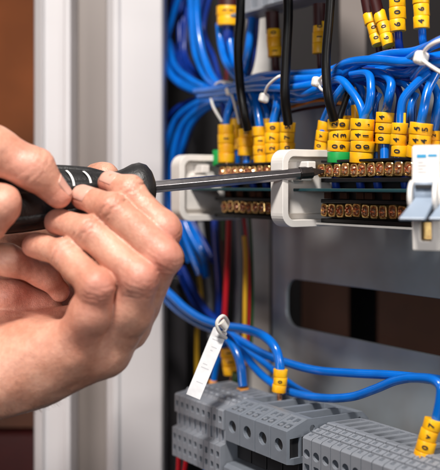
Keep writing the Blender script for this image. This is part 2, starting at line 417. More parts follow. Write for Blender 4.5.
dropper('blue wire with short yellow marker peeking out behind the pair of wires', 356, 356, 105, 122, 5, 1, None, [(342, 80, 14), (352, 92, 14)], dz=14)
o = build(MB().tube([W(404.8, 113, Dc(404, CB)), W(404.5, 128, Dc(404, CB))], 0.6, 8), 'peg', 'yellow'); tag(o, 'tiny yellow peg standing between two numbered markers', 'peg')
# ---- droppers into the far bar
FB = 284.0
dropper('blue wire with yellow marker at the left end of the far bar', 226, 227, 125, 163, 8.5, 4, ['', '1', '', ''], [(232, 100, 4), (228, 112)], c=FB, colors=['yellow'], rw=3.6)
dropper('blue wire with short yellow marker second from left on the far bar', 234, 236, 119, 150, 6, 3, None, [(246, 98, 10), (240, 108, 8)], c=FB, dz=9, rw=3.4)
dropper('blue wire with yellow marker ending high, third from left on the far bar', 246, 246, 129, 156, 8, 3, ['1', '', ''], [(238, 92, 4), (252, 104, 0), (249, 118)], c=FB, rw=3.6)
dropper('blue wire with long yellow marker fourth from left on the far bar', 260, 261, 127, 165, 7.2, 4, ['', '1', '2', ''], [(250, 86, 6), (256, 104, 2)], c=FB, rw=4.6)
dropper('blue wire with yellow marker reading 0 7 2 fifth from left on the far bar', 273, 273, 123, 164, 7.8, 4, ['0', '7', '2', ''], [(276, 88, 6), (277, 104, 2)], c=FB, rw=4.2)
dropper('blue wire with yellow marker reading 5 7 at the right end of the far bar', 288, 287, 122.5, 163, 7.8, 4, ['5', '7', '0', ''], [(284, 86, 6), (286, 104, 2)], c=FB, rw=4.2)
for x, lab in ((218.5, 'small green ferrule at the left end of the far bar'), (284, 'small green ferrule beside the near white end cap')):
    o = build(MB().lathe(W(x, 166, Dc(x, 282)), W(x, 150, Dc(x, 282)), ring_prof(6, 3.3), 18), 'green_ferrule', 'green'); tag(o, lab, 'ferrule')
for k_, (x, y0, y1, n_, dz_) in enumerate(((232, 122, 156, 3, 10), (254, 133, 160, 3, 9), (267, 119, 150, 3, 11), (281, 126, 158, 3, 10))):
    dropper(('half hidden yellow marker behind the first two wires of the far bar', 'half hidden yellow marker behind the middle of the far bar', 'half hidden yellow marker rising behind the fourth and fifth far wires', 'half hidden yellow marker behind the last two far wires')[k_], x, x, y0, y1, 6.5, n_, ['', '1', ''], [(x-6, 100, dz_+4), (x-1, 110, dz_)], c=FB, dz=dz_, rw=3.4, sm='yellow')
for k_, (x, y0, y1, n_, dz_) in enumerate(((349, 116, 140, 2, 14), (373, 122, 152, 3, 12), (410, 128, 158, 3, 12))):
    dropper(('half hidden yellow marker behind the green ringed marker', 'half hidden yellow marker between the wide pair and the 4 0 0 marker', 'half hidden yellow marker between the last two near markers')[k_], x, x, y0, y1, 6, n_, ['', '0', ''], [(x+6, 94, dz_+4), (x+1, 106, dz_)], c=CB, dz=dz_, rw=3.6, sm='yellow')
# ---- blurred sleeves hanging down from the upper rail
def hanger(label, pts, r, c, reds=0.35, dig=None, tail='dark_red', n=3, mc='yellow'):
    (xa, ya), (xb, yb) = pts
    A = cp(c, (xa, ya))[0]; B = cp(c, (xb, yb))[0]; D = A[2]
    t = thing('red_wire' if tail == 'dark_red' else 'blue_wire', label, 'wire', W(*A), 0, 'marked wires hanging from the upper rail')
    up = W(xa+(xa-xb)*.5, ya-18, D)
    build(MB().tube([W(*A)-Vector((0, 0, 2)), up], r*.92*D/FP, 16), 'shrink_tube', 'dark_red', t)
    sleeve(t, W(*A), W(*B), r*D/FP, n, dig, mc)
    build(MB().tube([W(B[0], B[1]-2, D), W(B[0]+(xb-xa)*.2+1, B[1]+14, D+2), W(B[0]+(xb-xa)*.4+6, B[1]+34, D+10)], r*.5*D/FP), 'insulation', tail, t)
hanger('blue wire with orange yellow marker under the upper rail, left of the first black cable', ((228.5, 7), (228, 26)), 11.5, 300, tail='dark_blue', n=2, dig=['11', ''])
hanger('dark red wire with marker hanging between the first two black cables', ((273, 30), (275, 57)), 7.5, 298, n=3, dig=['0', '', '1'])
hanger('dark red wire with marker hanging left of the third black cable', ((319.5, 22), (320, 54)), 7, 298, n=3, dig=['0', '1', ''])
hanger('dark red wire with tilted marker, first of the pair at the top right', ((370, 14), (378, 45)), 6.6, 294, n=3, dig=['', '0', '0'])
hanger('dark red wire with tilted marker, second of the pair at the top right', ((379, 12), (390, 46)), 6.6, 292, n=3, dig=['', '0', '6'])
hanger('blue wire with marker reading 0 0 6 at the top beside the tilted pair', ((396.5, -4), (398, 32)), 8, 290, tail='dark_blue', n=3, dig=['0', '0', '6'])
hanger('blue wire with marker reading 0 6 at the top right above the big cable tie', ((421, -8), (422, 29)), 8, 286, tail='blue', n=3, dig=['0', '6', '4'])

# ================================================================== BLUE BUNDLE
GB = 'blue cables tied into the horizontal bundle'
def cable(label, pts, r, m='blue', c=None, group=None, name='blue_wire', cat='wire'):
    q = cp(c, *pts) if c else pts
    D = sum(a[2] for a in q)/len(q)
    o = build(MB().tube([W(*a) for a in q], r*D/FP), name, m); tag(o, label, cat, group); return o
bl = [(-6, 0, 'topmost'), (-2, 5, 'upper front'), (3, -4, 'middle front'), (7, 4, 'lower'), (0, 10, 'rear'), (10, 9, 'lowest rear')]
# right half
cable('upper bundle cable rising over to the big cable tie at the right', [(330, 78, 2), (345, 64, 0), (375, 60, -4), (405, 62, -6), (432, 58, -4), (470, 50, 0)], 5.0, c=CB+4, group=GB)
cable('bundle cable running just under the top one to the big cable tie', [(333, 82, 2), (355, 66, -2), (385, 55, -4), (412, 52, -6), (430, 46, -6), (470, 30, -4)], 4.6, c=CB+6, group=GB)
cable('bundle cable curving below the big cable tie and away to the right', [(322, 90, 10), (350, 76, 6), (380, 70, 8), (406, 73, -2), (422, 64, -6), (445, 58, -4), (470, 56, 0)], 4.6, c=CB+8, group=GB)
cable('rear bundle cable low behind the droppers at the right', [(310, 96, 14), (350, 84, 14), (400, 74, 14), (470, 66, 10)], 4.6, c=CB+12, group=GB)
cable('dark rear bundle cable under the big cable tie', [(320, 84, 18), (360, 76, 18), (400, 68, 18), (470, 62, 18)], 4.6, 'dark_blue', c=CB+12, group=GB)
cable('bundle cable leaving the big tie towards the upper right corner', [(408, 60, 6), (424, 50, 0), (438, 42, -4), (470, 28, -4)], 4.8, c=CB-4, group=GB)
cable('bundle cable at the right edge just under the big tie', [(414, 78, 10), (428, 64, 2), (445, 62, 0), (470, 62, -4)], 4.8, c=CB-2, group=GB)
# middle part between second black cable and the third
for lab, pts, r in (
    ('top cable of the bundle between the cable ties', [(196, 91, 4), (225, 88, 0), (255, 83, -2), (285, 80, -4), (318, 78, -2), (335, 74, 2), (352, 66, 8)], 4.2),
    ('second cable of the bundle between the cable ties', [(200, 96, 6), (225, 92, 2), (255, 88, -4), (290, 88, -6), (318, 84, -4), (338, 84, 8)], 4.2),
    ('third cable of the bundle between the cable ties', [(210, 92, 8), (240, 86, 8), (262, 80, 4), (300, 93, -2), (320, 88, -4), (340, 90, 8)], 4.2),
    ('lowest cable of the bundle crossing under the small cable tie', [(215, 98, 6), (240, 97, 4), (270, 96, 4), (300, 99, 0), (322, 93, 0), (342, 94, 10)], 4.2),
    ('rear cable of the bundle crossing above the others', [(236, 84, 12), (262, 76, 10), (290, 74, 8), (325, 72, 10), (350, 62, 14)], 4.0),
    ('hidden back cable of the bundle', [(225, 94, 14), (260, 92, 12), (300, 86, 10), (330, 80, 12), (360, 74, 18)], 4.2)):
    cable(lab, pts, r, c=CB+2, group=GB)
cable('orange brown wire passing under the bundle in the dark', [(262, 116, 20), (295, 106, 12), (320, 100, 12), (345, 104, 18)], 1.8, 'orange', c=CB+8, name='brown_wire')
cable('thin dark red wire passing under the bundle in the dark', [(262, 120, 20), (300, 110, 14), (340, 104, 20)], 1.6, 'dark_red', c=CB+8, name='red_wire')
# left fan
GF = 'blue cables fanning out left of the first cable tie'
c = 296
fan = [
 ('fan cable dropping from the top edge in a bright vertical sweep', [(197, -8), (197, 15), (200, 42), (207, 66), (216, 82), (230, 90)], 3.9, 'blue'),
 ('fan cable beside the bright vertical sweep', [(190, -8, 20), (193, 40, 10), (198, 62, 6), (208, 80), (222, 88)], 3.4, 'blue'),
 ('fan cable curving out to the far upper left loop', [(182, -8, 20), (172, 20, 20), (165, 50, 12), (169, 72, 4), (186, 84), (208, 89)], 3.2, 'blue'),
 ('fan cable in the widest left loop', [(165, 56, 10), (168, 70), (178, 82), (194, 90), (212, 92), (228, 92)], 4.2, 'blue'),
 ('fan cable in the middle of the left loop', [(168, 40, 16), (174, 64, 8), (188, 78), (206, 87), (224, 90)], 3.6, 'blue'),
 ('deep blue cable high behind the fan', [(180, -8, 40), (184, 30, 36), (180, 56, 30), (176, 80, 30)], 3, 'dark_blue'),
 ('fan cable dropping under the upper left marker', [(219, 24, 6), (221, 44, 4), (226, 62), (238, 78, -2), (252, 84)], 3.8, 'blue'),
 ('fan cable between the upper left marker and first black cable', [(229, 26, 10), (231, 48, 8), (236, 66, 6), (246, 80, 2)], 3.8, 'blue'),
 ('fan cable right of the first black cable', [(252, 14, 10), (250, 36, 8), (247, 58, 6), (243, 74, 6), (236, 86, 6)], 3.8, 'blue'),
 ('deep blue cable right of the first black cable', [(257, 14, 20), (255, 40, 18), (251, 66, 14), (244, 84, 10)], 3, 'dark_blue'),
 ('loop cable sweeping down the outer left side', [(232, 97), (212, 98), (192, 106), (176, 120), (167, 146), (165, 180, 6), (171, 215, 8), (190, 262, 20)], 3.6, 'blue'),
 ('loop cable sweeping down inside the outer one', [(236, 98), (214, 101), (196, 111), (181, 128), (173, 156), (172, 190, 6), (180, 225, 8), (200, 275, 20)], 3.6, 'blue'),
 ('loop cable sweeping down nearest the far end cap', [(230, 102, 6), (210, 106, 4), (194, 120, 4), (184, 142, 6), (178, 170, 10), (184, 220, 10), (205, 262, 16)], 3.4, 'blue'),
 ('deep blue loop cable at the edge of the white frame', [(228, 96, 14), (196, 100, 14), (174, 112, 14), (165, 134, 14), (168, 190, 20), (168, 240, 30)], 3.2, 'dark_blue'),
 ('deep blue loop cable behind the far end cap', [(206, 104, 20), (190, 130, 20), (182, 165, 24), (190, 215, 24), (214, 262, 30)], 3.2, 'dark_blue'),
]
for lab, pts, r, m in fan: cable(lab, pts, r, m, c=c, group=GF)
cable('thin red wire showing behind the upper left marker', [(226, 20, 30), (227, 50, 30), (226, 84, 30)], 1.8, 'red', c=300, name='red_wire')
NTH = ('first', 'second', 'third', 'fourth', 'fifth', 'sixth', 'seventh', 'eighth')
for k in range(9):
    ex = 8+rng.uniform(0, 10); o1, o2, o3, o4 = rng.uniform(-6, 6, 4)
    cable('blue cable packed inside the tied horizontal bundle', [(205+rng.uniform(-8, 8), 93+o1*.8, ex), (232, 91+o2, ex), (262, 86+o3, ex), (292, 88+o4, ex), (322, 84+o1*.8, ex), (350, 73+o2, ex), (385, 69+o3, ex), (420, 62+o4*.8, ex-4), (470, 56+o2, ex)], rng.uniform(3.4, 4.3), 'blue' if k % 3 else 'dark_blue', c=CB+6, group='cables packed inside the bundle')
for k in range(8):
    q = rng.uniform(-3, 3); x = 342+k*12.5
    cable(NTH[k]+' from the left of the cables looping down behind the near bar markers', [(x-14, 80+q, 14), (x, 82+q, 14), (x+8, 96, 15), (x+6+q, 118, 15), (x+5+q, 150, 12)], 3.8, 'blue' if k % 2 else 'dark_blue', c=CB+4, group='cables looping down behind the near markers')
for k in range(8):
    q = rng.uniform(-3, 3); x = 218+k*9.0
    cable(NTH[k]+' from the left of the cables dropping behind the far bar markers', [(x-8, 90+q, 12), (x+1, 94+q, 12), (x+4+q, 108, 13), (x+3+q, 150, 10)], 3.2, 'blue' if k % 2 else 'dark_blue', c=CB+6, group='cables dropping behind the far markers')
for k in range(6):
    q = rng.uniform(-4, 4, 4)
    cable(NTH[k]+' from the left of the cables deep in the fan at the top', [(176+k*7, -8, 30), (172+k*7+q[0], 30, 26), (176+k*7+q[1], 58, 22), (190+k*6, 78+q[2]*.7, 18), (226, 90+q[3]*.6, 12)], 2.6, 'dark_blue', c=300, group='cables deep in the fan')
# black vertical cables
cable('first black vertical cable, in front of the fan', [(241, -10), (240, 20), (238, 50), (240, 85), (244, 112), (248, 130, 6)], 4.6, 'black_cable', c=272, name='black_cable', cat='cable', group='black cables hanging in front of the bundle')
cable('second black vertical cable, between two small ties', [(288, -10), (288, 20), (286, 60), (285, 95), (288, 124, 8)], 4.9, 'black_cable', c=272, name='black_cable', cat='cable', group='black cables hanging in front of the bundle')
cable('third black vertical cable, in front of the middle tie', [(331, -10), (329, 20), (326, 60), (328, 95), (334, 120, 8)], 4.6, 'black_cable', c=272, name='black_cable', cat='cable', group='black cables hanging in front of the bundle')

# ================================================================== CABLE TIES
def tie(label, head, hr, straps, c, r=1.0):
    D = Dc(head[0], c); P = W(head[0], head[1], D)
    t = thing('cable_tie', label, 'cable tie', P, 0, 'white cable ties')
    b = MB(); b.prism(rrect(-hr, -hr, hr, hr, hr*.55), -hr*.8, hr*.8, 'y'); Mh = Matrix.Translation(P) @ Matrix.Rotation(random.uniform(-.4, .4), 4, 'Y') @ Matrix.Rotation(.5, 4, 'Z')
    b.v = [Mh @ v for v in b.v]
    build(b, 'head', 'white_nylon', t, hr*.45)
    for s in straps:
        q = [W(*a) for a in cp(c, *s)]
        # flat strap: an elliptical tube
        mb = MB().tube(q, 0.75, 10); build(mb, 'strap', 'white_nylon', t)
    return t
tie('cable tie with a curved tail at the left end of the bundle', (211, 91), 2.4, [[(210, 92), (213, 106, -3), (222, 122, -3)], [(212, 88), (222, 82, 2), (234, 84, 4)]], 288)
tie('cable tie beside the first black cable with its tail hanging down', (230, 91), 2.4, [[(231, 92), (235, 106, -2), (239, 124, 0)], [(229, 88), (222, 82, 4), (216, 84, 4)]], 285)
tie('round headed cable tie above the yellow markers of the far bar', (264, 98), 2.4, [[(264, 97), (268, 86, -3), (278, 77, -3), (284, 76, 4)]], 276)
tie('cable tie left of the third black cable', (317, 82), 2.4, [[(317, 82), (325, 74, -2), (331, 70, 4)], [(318, 84), (322, 90, 2), (330, 92, 8)]], 277)
tie('largest cable tie at the upper right around the bundle', (421, 58), 2.7, [[(421, 57), (427, 48, -2), (436, 42, -3), (448, 38, 0)], [(422, 60), (432, 67, -3), (444, 74, -3), (456, 78, 0)]], 272)

# ================================================================== LOWER WIRES
c = 300
VG = 'thin coloured wires running down behind the far bar'
for lab, pts, r, m, nm, e in (
    ('ochre wire running down on the left behind the knuckles', [(193, 232), (197, 262), (201, 300), (197, 330), (197, 400)], 2.2, 'yellow_wire', 'yellow_wire', 30),
    ('grey wire left of the blue vertical wire', [(200, 222), (205, 262), (210, 300), (211, 340)], 3.2, 'grey_wire', 'grey_wire', 36),
    ('dark blue wire running down under the far bar', [(214, 212), (216, 250), (219, 290), (216, 340)], 3.4, 'dark_blue', 'blue_wire', 14),
    ('dark green wire at the left of the bright red one', [(223, 214), (224, 250), (224, 290)], 2.2, 'dark_green', 'green_wire', 18),
    ('bright red wire ending at the white tag', [(229, 212), (228, 250), (226, 290), (224, 322)], 2.8, 'red', 'red_wire', 0),
    ('dark red wire just left of the bright red one', [(222, 240), (224, 270), (226, 300)], 2, 'dark_red', 'red_wire', 16),
    ('grey white wire between the two red wires', [(238, 212), (239, 250), (238, 300), (236, 340)], 4.0, 'grey_wire', 'grey_wire', 36),
    ('red wire curving into the yellow one', [(243, 212), (246, 235), (248.5, 262), (249, 300), (247, 365)], 1.7, 'red', 'red_wire', 12),
    ('yellow wire running down beside the pale rail', [(244, 236), (245.5, 258), (245, 300), (244, 365)], 2.3, 'yellow_wire', 'yellow_wire', 4),
    ('dark green wire against the pale rail', [(249, 212), (251, 240), (252.5, 300), (250, 365)], 1.6, 'dark_green', 'green_wire', 16)):
    cable(lab, [(p[0], p[1], e) for p in pts], r, m, c=c, name=nm, group=VG)
cable('blue cable falling diagonally from the far end cap behind the knuckles', [(176, 200), (184, 218), (196, 236), (203, 256), (206, 276, 10)], 3.6, 'blue', c=306)
cable('dark blue cable under the diagonal one', [(176, 262), (188, 290), (200, 312), (222, 328)], 3.6, 'dark_blue', c=303)
cable('blue cable falling beside the ochre wire into the lower bundle', [(182, 268), (192, 288), (206, 310), (222, 326)], 3.6, 'dark_blue', c=300)
GL_ = 'blue wires of the lower bundle'
def lower(label, path, c, r, sl=None, n=2, sr=8, dig=None, m='blue', sm='yellow'):
    q = cp(c, *path); D = q[-1][2]; t = thing('blue_wire', label, 'wire', W(*q[-1]), 0, GL_)
    build(MB().tube([W(*a) for a in q], r*D/FP), 'insulation', m, t)
    if sl:
        (xa, ya), (xb, yb) = sl; sleeve(t, W(xa, ya, D), W(xb, yb, D), sr*D/FP, n, dig, sm)
        b = W(xb, yb, D); build(MB().tube([b+Vector((0, 0, 1)), b-Vector((0, 0, 5))], 1.3, 10), 'ferrule', 'copper', t)
lower('thick front cable arching into the yellow marker over the grey blocks', [(150, 276), (170, 294), (186, 309), (204, 320), (224, 326), (245, 329), (262, 335), (274, 346), (279, 360), (280.5, 378)], 278, 4.8, ((280.5, 369), (279.5, 392)), 3, 7, ['', '0', ''])
lower('cable bending down into the small orange ferrule', [(160, 292), (178, 310), (200, 324), (220, 332), (232, 344), (240, 362), (243, 386)], 281, 4.6, ((243, 388), (243, 393)), 1, 6.2, None, sm='orange')
lower('short cable ending in a blurred marker behind the white tag', [(196, 318), (216, 328), (226, 338), (230, 352)], 292, 3.6, ((229, 347), (232, 374)), 3, 9, ['1', '1', ''])
lower('cable dropping from the tag to the left of the blocks', [(224, 330), (222, 350), (216, 368), (213, 384)], 288, 3.2, ((213, 380), (212, 385)), 1, 4, None, sm='orange')
cable('long cable running right across the plate under the slot', [(224, 330, 0), (240, 340), (262, 353), (285, 362), (315, 370), (350, 373), (390, 375), (420, 378), (470, 384)], 4.3, c=290, group=GL_)
cable('long sagging cable dipping over the grey blocks and rising to the right', [(226, 334, 4), (242, 352, 2), (262, 375), (285, 390), (318, 397.5), (350, 397), (375, 389), (398, 380), (425, 378), (470, 386)], 4.3, c=286, group=GL_)
cable('thin back cable crossing behind the arch', [(228, 338, 10), (250, 352, 8), (278, 374, 8), (296, 388, 9), (316, 398, 9)], 3.6, 'blue', c=296, group=GL_)
lower('cable turning down into the large yellow marker at the bottom right', [(410, 378), (430, 379), (440, 386), (440, 400), (436, 420)], 276, 4.8, ((433.5, 419), (421, 462)), 4, 9.2, ['7', 'v', '0', ''])
o = build(MB().lathe(W(238, 384, Dc(238, 292)), W(238, 372, Dc(238, 292)), ring_prof(6, 3.4), 18), 'green_ferrule', 'dark_green'); tag(o, 'dark green ferrule under the blurred marker behind the tag', 'ferrule')
# red and blue wires below the grey blocks
for x0, x1, m, nm, lab in ((179, 178, 'red', 'red_wire', 'red wire leaving the left grey blocks downwards, outer one'), (187.5, 183, 'red', 'red_wire', 'red wire leaving the left grey blocks downwards, inner one'), (204, 207, 'blue', 'blue_wire', 'blue wire leaving under the left grey blocks'), (214, 215, 'yellow_wire', 'yellow_wire', 'ochre wire leaving under the left grey blocks')):
    cable(lab, [(x0, 436), (x0, 450), (x1, 480)], 2.6 if m == 'red' else 3, m, c=256, name=nm, group='wires leaving under the grey terminal blocks')
# white tag
tg = thing('cable_tag', 'white printed tag tied to the lower blue bundle and hanging over the grey blocks', 'tag', W(223, 322, 408))
A = W(221.5, 327, 436); B = W(193, 397, 424); ax = (B-A); sx = Vector((1, 0.15, 0.25)).normalized(); sx = (sx-ax.normalized()*sx.dot(ax.normalized())).normalized(); nn = ax.normalized().cross(sx)
hw = 3.5
def tp(a, b, t=0): return A+ax*a+sx*b*hw*1.0+nn*t
mb = MB(); pl_ = [(0.0, -.55), (0.05, -1), (1, -1), (1, 1), (0.06, 1.05), (0.0, .7), (0.05, .3), (0.05, -.2)]
n = len(pl_); vs = [tp(a, b, 0.35) for a, b in pl_]+[tp(a, b, -0.35) for a, b in pl_]
mb.add(vs, [list(range(n)), [n+i for i in range(n)][::-1]]+[[i, (i+1) % n, n+(i+1) % n, n+i] for i in range(n)], False)
build(mb, 'tag_plate', 'paper', tg, 0.1)
mb = MB()
for k in (0, 1, 3, 4, 8, 9, 13):
    a = 0.14+k*0.05; bb = random.uniform(-.6, -.2); e = random.uniform(.1, .6)
    sgn = 1 if nn.y < 0 else -1
    mb.add([tp(a, bb, .4*sgn), tp(a+.012, bb, .4*sgn), tp(a+.012, e, .4*sgn), tp(a, e, .4*sgn)], [[0, 1, 2, 3]], False)
mats_pale = mat('pale_print', (0.45, 0.45, 0.48), 0.6)
build(mb, 'faint_print', 'pale_print', tg)
build(MB().tube([W(226, 338, 434), W(219, 331, 429), W(217, 322, 428), W(223, 316, 430), W(228, 323, 436), W(224, 332, 434)], 0.9, 8), 'tie_loop', 'white_nylon', tg)
build(MB().tube([W(221, 322, 428), W(226, 328, 429)], [2.2, 1.6], 8), 'tie_head', 'white_nylon', tg)

# ================================================================== DIN TERMINAL BLOCKS
O2 = loc_uv(W(287, 432, 400))       # front top right corner of the large blocks in (u,v,z)
def circ(cy, cz, r, n=20): return [(cy+r*math.cos(2*math.pi*k/n), cz+r*math.sin(2*math.pi*k/n)) for k in range(n)]
def block_at(u, v, z, name, label, cat, group):
    P = UU*u+VV*v
    return thing(name, label, cat, (P.x, P.y, z), ANG, group)
def place(proto, u, v, z, label=None):
    P = UU*u+VV*v; c_ = copy_tree(proto); c_.location = Vector((P.x, P.y, z))*MM
    if label: c_['label'] = label
    return c_
# --- large blocks
PL = 12.0
def prof_mb(poly, w): return MB().prism(poly, 0.26, w-0.26, 'x')
big_poly = [(0, -14.7), (0, 0), (12, 3.9), (46, 2.6), (50, -1), (50, -15.5), (4, -15.5)]
def big_cut(last):
    cs = [MB().prism(circ(PL/2, -7.0, 2.9), -3, 14, 'y'),
          MB().box((1.3, 15.5, -13), (PL-1.0, 42, 8)),
          MB().prism([(1.8, 2.1), (1.8, 5.6), (5.2, 5.6), (5.2, 2.1)], -4, 9, 'z'), MB().prism([(6.6, 2.1), (6.6, 5.6), (10.0, 5.6), (10.0, 2.1)], -4, 9, 'z'),
          MB().prism([(2.4, 7.2), (2.4, 10.6), (5.2, 10.6), (5.2, 7.2)], -4, 9, 'z'), MB().prism([(6.8, 7.2), (6.8, 10.6), (9.6, 10.6), (9.6, 7.2)], -4, 9, 'z')]
    if last:
        cs += [MB().prism(circ(15, -0.6, 1.5), PL-2.5, PL+2, 'x'), MB().prism(circ(44, -1.0, 1.3), PL-1.5, PL+2, 'x'),
               MB().box((PL-1.6, 1.8, -12.6), (PL+2, 47, -3.6))]
    return cs
GBG = 'large grey terminal blocks with round wire holes'
def mk_big(u, label, last=False):
    t = block_at(u, O2.y, O2.z, 'terminal_block', label, 'terminal block', GBG)
    link('housing', cut(prof_mb(big_poly, PL), big_cut(last)), 'grey_plastic', t, 0.28, 2)
    build(MB().box((2.6, 2.0, -10.2), (PL-2.6, 4.6, -4.4)), 'clamp', 'pocket_shade', t, 0.3, False)
    build(MB().box((.4, 7, -24.5), (PL-.4, 48, -15.6)), 'lower_body', 'dark_plastic', t, 0.3, False)
    lt = cut(MB().prism([(-1, -37), (-1, -27.5), (1, -26), (40, -24.6), (40, -37)], .12, PL-.12, 'x'), [MB().prism(circ(PL/2, -32, 1.8), -6, 6, 'y')])
    link('lower_tier', lt, 'grey_plastic', t, 0.25)
    if last:
        m3 = MB().box((PL-1.62, 2.0, -12.5), (PL-1.45, 46.8, -3.7)); build(m3, 'shade_sheet', 'pocket_shade', t, 0, False)  # thin dark sheet giving the open side its shade by colour
        rb = MB().box((PL-1.6, 7.6, -12.6), (PL-.3, 8.8, -3.6)).box((PL-1.6, 19, -12.6), (PL-.3, 20.2, -3.6)).box((PL-1.6, 31, -12.6), (PL-.3, 32, -3.6)); build(rb, 'rib', 'grey_plastic', t, 0.1, False)
    m2 = MB()
    for x, y in ((3.6, 3.8), (8.2, 3.8), (3.8, 8.8), (8.2, 8.8)): m2.box((x-1.1, y-.9, -3.2), (x+.3, y+.9, 0.6+y*.18))
    build(m2, 'spring_lever', 'grey_light', t, 0.2, False)
    return t
ub = O2.x
big = mk_big(ub-2*PL, 'large grey terminal block, third of the four with round holes')
place(big, ub-4*PL, O2.y, O2.z, 'large grey terminal block, leftmost of the four with round holes')
place(big, ub-3*PL, O2.y, O2.z, 'large grey terminal block, second of the four with round holes')
mk_big(ub-PL, 'large grey terminal block, rightmost of four, its open side facing the smaller blocks', True)
# --- small blocks, right front
PS = 6.2
sp = [(0, -34), (0, 0), (1, 0.8), (15, 4.6), (36, 3.6), (42, -3), (42, -34)]
cs = [MB().prism(circ(PS/2, -6.5, 2.0, 16), -3, 8, 'y'), MB().prism(rrect(1.4, -14.5, PS-1.4, -11, .5, 3), -3, 6, 'y'), MB().prism(circ(PS/2, -20, 2.0, 16), -3, 8, 'y'),
      MB().prism([(1.0, 18), (1.0, 34), (4.9, 34), (4.9, 18)], -10, 9, 'z')]
for y in (4.6, 8.8, 13.0): cs.append(MB().box((-1, y, y*.27-1.5), (PS+1, y+1.1, 9)))
for y in (2.6, 6.8, 11.0): cs.append(MB().box((1.5, y-.4, -3), (3.5, y+1.8, 9)))
GSG = 'small grey terminal blocks in the near row'
sm_lab = ['{} small grey terminal block counted from the large blocks'.format(w_) for w_ in ('first', 'second', 'third', 'fourth', 'fifth', 'sixth', 'seventh', 'eighth', 'ninth', 'tenth', 'eleventh', 'twelfth', 'thirteenth', 'fourteenth', 'fifteenth', 'sixteenth', 'seventeenth', 'eighteenth')]
us0, vs0, zs0 = -306.5, 255.6, -111.5
small = block_at(us0, vs0, zs0, 'terminal_block', sm_lab[0], 'terminal block', GSG)
link('housing', cut(prof_mb(sp, PS), cs), 'grey_light', small, 0.18, 2)
m2 = MB()
for y in (2.6, 6.8, 11.0): m2.box((1.9, y, -1.5), (2.9, y+1.2, y*.27+.5))
build(m2, 'spring_lever', 'grey_plastic', small, 0.12, False)
build(MB().lathe((PS/2, 5, -6.5), (PS/2, 3.6, -6.5), [(0, 1.8), (1, 1.6)], 12), 'clamp', 'pocket_shade', small, world=False)
for k in range(1, 18): place(small, us0+k*PS, vs0, zs0, sm_lab[k])
# --- small two-tier blocks, far left
PT = 5.0; zt = -110.5
tp_ = [(0, -9), (0, 0), (1, 0.6), (7, 1.4), (8, 2.6), (36, 2.6), (38, 0), (38, -32), (-1.5, -32), (-1.5, -17), (1.5, -16.2), (1.5, -9.4)]
cs = [MB().prism(rrect(1.3, -6.0, PT-1.3, -3.0, .4, 3), -3, 6, 'y'), MB().prism(rrect(1.3, -23, PT-1.3, -20, .4, 3), -5, 6, 'y'), MB().prism(rrect(1.3, -29, PT-1.3, -26, .4, 3), -5, 6, 'y'),
      MB().box((1.6, -1, -15.6), (PT-1.2, 2.9, -10)), MB().box((1.2, 10, -2), (PT-1.2, 14, 6)), MB().box((1.2, 17, -2), (PT-1.2, 21, 6)), MB().box((1.2, 24, -4), (PT-1, 34, 6)), MB().box((-1, 15, 1.5), (PT+1, 15.8, 6)), MB().box((-1, 8.6, 1.7), (PT+1, 9.2, 6))]
GTG = 'small two tier grey terminal blocks at the left end'
tl = ['{} two tier grey terminal block from the left end of the row'.format(w_) for w_ in ('first', 'second', 'third', 'fourth', 'fifth', 'sixth', 'seventh', 'eighth', 'ninth')]
ut = ub-4*PL-9*PT-0.5
tier = block_at(ut, O2.y-1, zt, 'terminal_block', tl[0], 'terminal block', GTG)
link('housing', cut(prof_mb(tp_, PT), cs), 'grey_light', tier, 0.16, 2)
m2 = MB().lathe((PT/2, 12, -1), (PT/2, 12, 3.0), [(0, 1.5), (.8, 1.5), (1, 1.1)], 10).lathe((PT/2, 19, -1), (PT/2, 19, 3.0), [(0, 1.5), (.8, 1.5), (1, 1.1)], 10)
build(m2, 'push_button', 'grey_light', tier, world=False)
for k in range(1, 9): place(tier, ut+k*PT, O2.y-1, zt, tl[k])
# rail carrying the blocks
P = UU*(ut-4)+VV*(O2.y+14)
o = thing('mounting_rail', 'dark metal rail under the grey terminal blocks', 'rail', (P.x, P.y, O2.z-38), ANG)
build(MB().box((0, 0, 0), (230, 35, 1.5)).box((0, 0, 0), (230, 1.5, 5)), 'rail_profile', 'dark_metal', o, 0.3, False)

